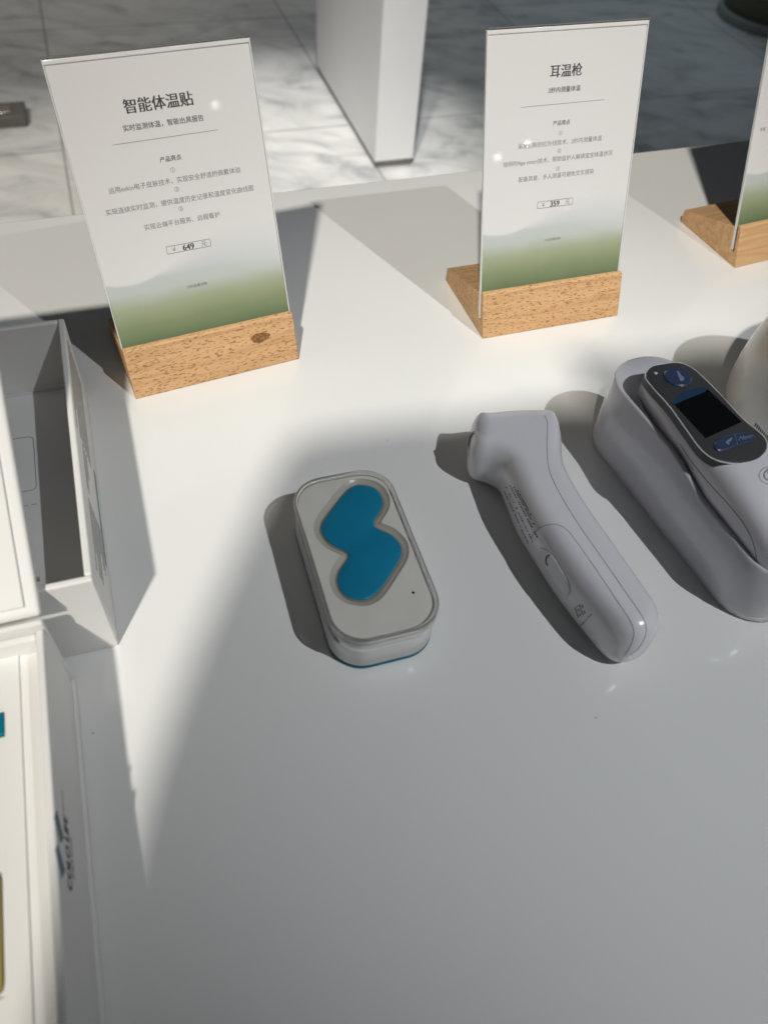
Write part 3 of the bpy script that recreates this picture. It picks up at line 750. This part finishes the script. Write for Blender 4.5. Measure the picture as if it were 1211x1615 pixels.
# seams and the power mark on its lower body
bm = surf_line(EB, [(1072, 700), (1090, 728), (1120, 765), (1152, 800), (1176, 832), (1188, 860), (1193, 885)], 70, .00018); rel(mkobj('seam', bm, M_seam, None), eb)
bm = surf_line(EB, [(1211 + 15 * math.cos(a), 750 + 13 * math.sin(a)) for a in np.linspace(0, 2 * math.pi, 30, endpoint=False)], 60, .00013, True)
pr = rel(mkobj('power_key', bm, M_print, None), eb)
bm = surf_line(EB, [(1209, 741), (1204, 748), (1207, 756), (1215, 757), (1219, 750), (1216, 742)], 30, .0003)
for x in (0,):
    a = hit(EB, 1211, 738); b = hit(EB, 1211.5, 748)
    if a and b: tube(bm, [a[0], b[0]], .0003, 5)
rel(mkobj('power_symbol', bm, M_seam, None), pr)

# ------------------------------------------------------------------ white dome at the right edge
dc = un(1264, 655, 0)
t = empty('dome_device', dc)
tag(t, 'glossy white dome-shaped device cut off by the right edge behind the ear thermometer', 'device')
bm = bmesh.new(); prof = []
Rb, Hb = .054, .094
for k in range(24):
    u = k / 23; prof.append((Rb * (1 - .08 * (1 - u) ** 6) * math.cos(u * math.pi / 2 * .985) ** .62, Hb * math.sin(u * math.pi / 2)))
lathe(bm, prof, 72, dc.x, dc.y)
bmesh.ops.recalc_face_normals(bm, faces=bm.faces[:]); DB = BVHTree.FromBMesh(bm)
db = rel(mkobj('shell', bm, M_dome, None, True), t)
bm = bmesh.new(); rnd = random.Random(9)
for i in range(11):
    a = np.array((1189 + i * 2.6, 672 + i * 3.0)); surf_quad(bm, DB, a, a + (1.7, 1.5), a + (3.8, -4.5), a + (2.2, -6.0))
rel(mkobj('small_print', bm, M_print, None), db)

# ------------------------------------------------------------------ boxes at the left
BY = .392
def open_box(name, loc, label, cat, w, l, h, th, floor, mats):
    t = empty(name, (loc[0], loc[1], 0), BY); tag(t, label, cat)
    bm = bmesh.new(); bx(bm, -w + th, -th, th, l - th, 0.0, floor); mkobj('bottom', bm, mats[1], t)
    return t
TBX = (-.1177, .1722)
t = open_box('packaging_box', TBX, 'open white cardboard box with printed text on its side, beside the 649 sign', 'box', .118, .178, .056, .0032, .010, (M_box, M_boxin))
def wall(name, x0, x1, y0, y1, h, par, mat=None, z0=0.0):
    bm = bmesh.new(); bx(bm, x0, x1, y0, y1, z0, h); return mkobj(name, bm, mat or M_box, par, bevel=.0009, seg=3)
sw = wall('side_wall', -.0032, 0, .0034, .178, .056, t)
wall('side_wall', -.118, -.1148, .0034, .178, .056, t)
wall('end_wall', -.118, 0, 0, .0032, .056, t)
wall('end_wall', -.1146, -.0034, .1748, .178, .056, t)
bm = bmesh.new(); rnd = random.Random(11)
for y0, y1, z0, z1 in ((.098, .165, .020, .050), (.066, .096, .030, .040), (.018, .060, .014, .040)):
    z = z1
    while z > z0:
        y = y1 - rnd.uniform(0, .002); end = y0 + (rnd.uniform(0, .02) if rnd.random() < .4 else 0)
        while y > end:
            l_ = rnd.uniform(.0011, .0022); bx(bm, 0, .00006, y - l_, y, z, z + .0015); y -= l_ + rnd.uniform(.0003, .0006)
        z -= .0036
mkobj('printed_text', bm, M_print, sw)
bm = bmesh.new(); bx(bm, 0, .00007, .040, .104, .0085, .0125); mkobj('teal_bar', bm, M_teal, sw)
# leaflet in it
t = empty('leaflet', (TBX[0], TBX[1], .0102), BY)
tag(t, 'pale printed leaflet with outlined fields lying inside the open cardboard box', 'leaflet')
bm = bmesh.new(); bx(bm, -.112, -.006, .006, .172, 0, .0006); mkobj('sheet', bm, M_sheet, t)
bm = bmesh.new()
def frame_line(pts, r=.00022): tube(bm, [(x, y, .0007) for x, y in pts], r, 4)
fr_ = rrect(.05, .040, .003, 5, -.0545, .118)
frame_line(fr_ + fr_[:1])
for k in range(16): frame_line([(-.030 - k * .004, .088), (-.0325 - k * .004, .088)])
mkobj('printed_lines', bm, M_ink2, t)
bm = bmesh.new(); text_into(bm, '体温', Matrix.Translation((0, 0, .0007)), size=.0030, uc=-.0335, v=.040, bold=.02); mkobj('printed_text', bm, M_ink, t)

# front gift box with its lid folded back
GX = (-.1325, .1512)
t = empty('gift_box', (GX[0], GX[1], 0), BY)
tag(t, 'open white box with a blue logo and lid folded back, lower left', 'box')
LB, WB, HBX = .235, .150, .050
sw = wall('side_wall', -.0032, 0, -LB, -.0005, HBX, t)
wall('end_wall', -WB, -.0034, -.0036, -.0005, HBX - .002, t)
wall('end_wall', -WB, -.0034, -LB, -LB + .0032, HBX, t)
wall('side_wall', -WB - .0032, -WB, -LB, -.0005, HBX, t)
bm = bmesh.new(); bx(bm, -WB - .006, .0016, -LB - .002, .0008, 0, .0022); mkobj('bottom_plate', bm, M_box, t, bevel=.0006)
# hinge spine and lid
bm = bmesh.new(); bx(bm, -WB - .003, .0005, 0.0, .0028, .0024, HBX + .003); mkobj('spine', bm, M_box, t, bevel=.001)
bm = bmesh.new(); bx(bm, -WB - .004, .0012, 0, .198, -.0022, .0022)
ld = mkobj('lid', bm, M_box, t, bevel=.0018, seg=4); ld.location = (0, .0022, HBX + .0056); ld.rotation_euler = (R(26), 0, 0)
bm = bmesh.new(); bx(bm, -WB, -.0042, .004, .194, .0021, .0034); mkobj('lid_lining', bm, M_box, ld, bevel=.0006)
# insert tray: raised inner panel and a lower channel along the wall, with two cut-outs
bm = bmesh.new(); bx(bm, -WB, -.0034, -LB + .0034, -.0037, .008, .0385); mkobj('insert_channel', bm, M_box, t)
c1 = un(4, 1140, .0395); 
def gl(P): d = Vector((P.x - GX[0], P.y - GX[1], 0)); return (d.x * math.cos(BY) + d.y * math.sin(BY), -d.x * math.sin(BY) + d.y * math.cos(BY))
ix = gl(un(32, 1100, .0395))[0]
qx, qy0 = gl(un(7.5, 1118, .0395)); _, qy1 = gl(un(8, 1162, .0395))
kx, ky0 = gl(un(3, 1375, .0395)); _, ky1 = gl(un(3, 1575, .0395))
bm = bmesh.new(); z0, z1 = .0347, .0395
bx(bm, qx, ix, -LB + .0036, -.0037, z0, z1)
bx(bm, -WB, qx, qy0, -.0037, z0, z1); bx(bm, -WB, kx, ky0 + .0, qy1, z0, z1) if False else bx(bm, -WB, qx, ky0, qy1, z0, z1)
bx(bm, -WB, qx, -LB + .0036, ky1, z0, z1); bx(bm, kx, qx, ky1, ky0, z0, z1)
mkobj('insert_panel', bm, M_box, t)
bm = bmesh.new(); qq = gl(un(40, 1228, .0347)); lathe(bm, [(.0005, .0385), (.0005, .0392), (.0002, .0394)], 10, *qq); mkobj('speck', bm, M_box, t)
# logo on the long side: reads from the near end upwards
bm = bmesh.new()
Tm = Matrix(((0, 0, 1, .00008), (1, 0, 0, 0), (0, 1, 0, 0), (0, 0, 0, 1)))     # text x -> +y (away), text y -> up
def side_uv(px, py):
    d = ray(px, py); nrm = Vector((math.cos(BY), math.sin(BY), 0)); org = Vector((GX[0], GX[1], 0))
    s_ = (org - CAM).dot(nrm) / d.dot(nrm); P = CAM + d * s_; return gl(P)[1], P.z
ya, za = side_uv(110, 1402); yb, zb = side_uv(104, 1288)
text_into(bm, 'COLO LIFE', Tm, min(ya, yb), max(ya, yb), (za + zb) / 2, bold=.06, vs=1.7)
yc_, zc_ = side_uv(116, 1388); yd, zd = side_uv(112, 1320)
text_into(bm, '健康生命科技', Tm, min(yc_, yd), max(yc_, yd), (zc_ + zd) / 2, vs=1.3)
ye, ze = side_uv(100, 1278); yf, zf = side_uv(98.5, 1246)
text_into(bm, 'SINCE', Tm, min(ye, yf), max(ye, yf), (ze + zf) / 2)
mkobj('logo_text', bm, M_ink, sw)
bm = bmesh.new()
for (p1, p2, p3, p4) in (((90, 1277), (86, 1289), (96, 1331), (101, 1322)), ((91.5, 1330), (88, 1341), (98, 1386), (103, 1373))):
    vs_ = []
    for p in (p1, p2, p3, p4):
        y_, z_ = side_uv(*p); vs_.append(bm.verts.new((.00008, y_, z_)))
    bm.faces.new(vs_)
mkobj('logo_mark', bm, M_logo, sw)
# things in the tray
tg = empty('teal_clip', (GX[0], GX[1], 0), BY)
a0 = (gl(un(6.5, 1121, .0405))); a1 = gl(un(8, 1158, .0405))
bm = bmesh.new(); bx(bm, a0[0] - .012, a0[0], min(a0[1], a1[1]), max(a0[1], a1[1]), .0346, .0405); o = mkobj('clip_block', bm, M_tealp, tg, bevel=.0009, seg=3)
tag(tg, 'small teal plastic block set in the white insert at the left edge', 'clip')
tg2 = empty('ochre_card', (GX[0], GX[1], 0), BY)
bm = bmesh.new(); prism(bm, rrect(.05, ky0 - ky1 - .001, .003, 6, kx - .0252, (ky0 + ky1) / 2), .0397, .0409); o = mkobj('card', bm, M_yellow, tg2)
tag(tg2, 'ochre yellow card edge sunk in the white insert, lower left', 'card')

# ------------------------------------------------------------------ the person taking the picture (behind the camera; casts the soft shadow)
def skin(name, joints, bones, mat, par=None, sub=2):
    me = bpy.data.meshes.new(name); me.from_pydata([j[:3] for j in joints], bones, []); me.materials.append(mat)
    o = bpy.data.objects.new(name, me); COL.objects.link(o)
    m = o.modifiers.new('skin', 'SKIN'); m.use_smooth_shade = True
    for i, j in enumerate(joints):
        me.skin_vertices[0].data[i].radius = (j[3], j[4] if len(j) > 4 else j[3])
    me.skin_vertices[0].data[0].use_root = True
    s_ = o.modifiers.new('sub', 'SUBSURF'); s_.levels = sub; s_.render_levels = sub
    if par: o.parent = par
    return o
J = [(.10, -.50, .12, .15, .12), (.10, -.46, .26, .14, .11), (.09, -.36, .42, .15, .11), (.078, -.212, .61, .15, .10), (.10, -.21, .64, .06, .06), (.125, -.19, .71, .088, .10), (.13, -.165, .77, .07, .08),
     (-.10, -.195, .62, .066), (-.104, -.27, .46, .044), (-.068, -.31, .33, .04), (-.055, -.21, .31, .034), (-.03, -.12, .31, .028),
     (.25, -.175, .675, .066), (.31, -.30, .46, .05), (.31, -.33, .33, .045), (.20, -.23, .31, .036), (.10, -.13, .31, .028),
     (.03, -.48, -.05, .08), (.02, -.44, -.40, .06), (.02, -.46, -.71, .045), (.17, -.48, -.05, .09), (.18, -.44, -.40, .06), (.18, -.46, -.71, .045)]
Bn = [(0, 1), (1, 2), (2, 3), (3, 4), (4, 5), (5, 6), (3, 7), (7, 8), (8, 9), (9, 10), (10, 11), (3, 12), (12, 13), (13, 14), (14, 15), (15, 16), (0, 17), (17, 18), (18, 19), (0, 20), (20, 21), (21, 22)]
pe = skin('person', J, Bn, M_shirt)
tag(pe, 'person in dark clothes leaning over the near side of the table', 'person')
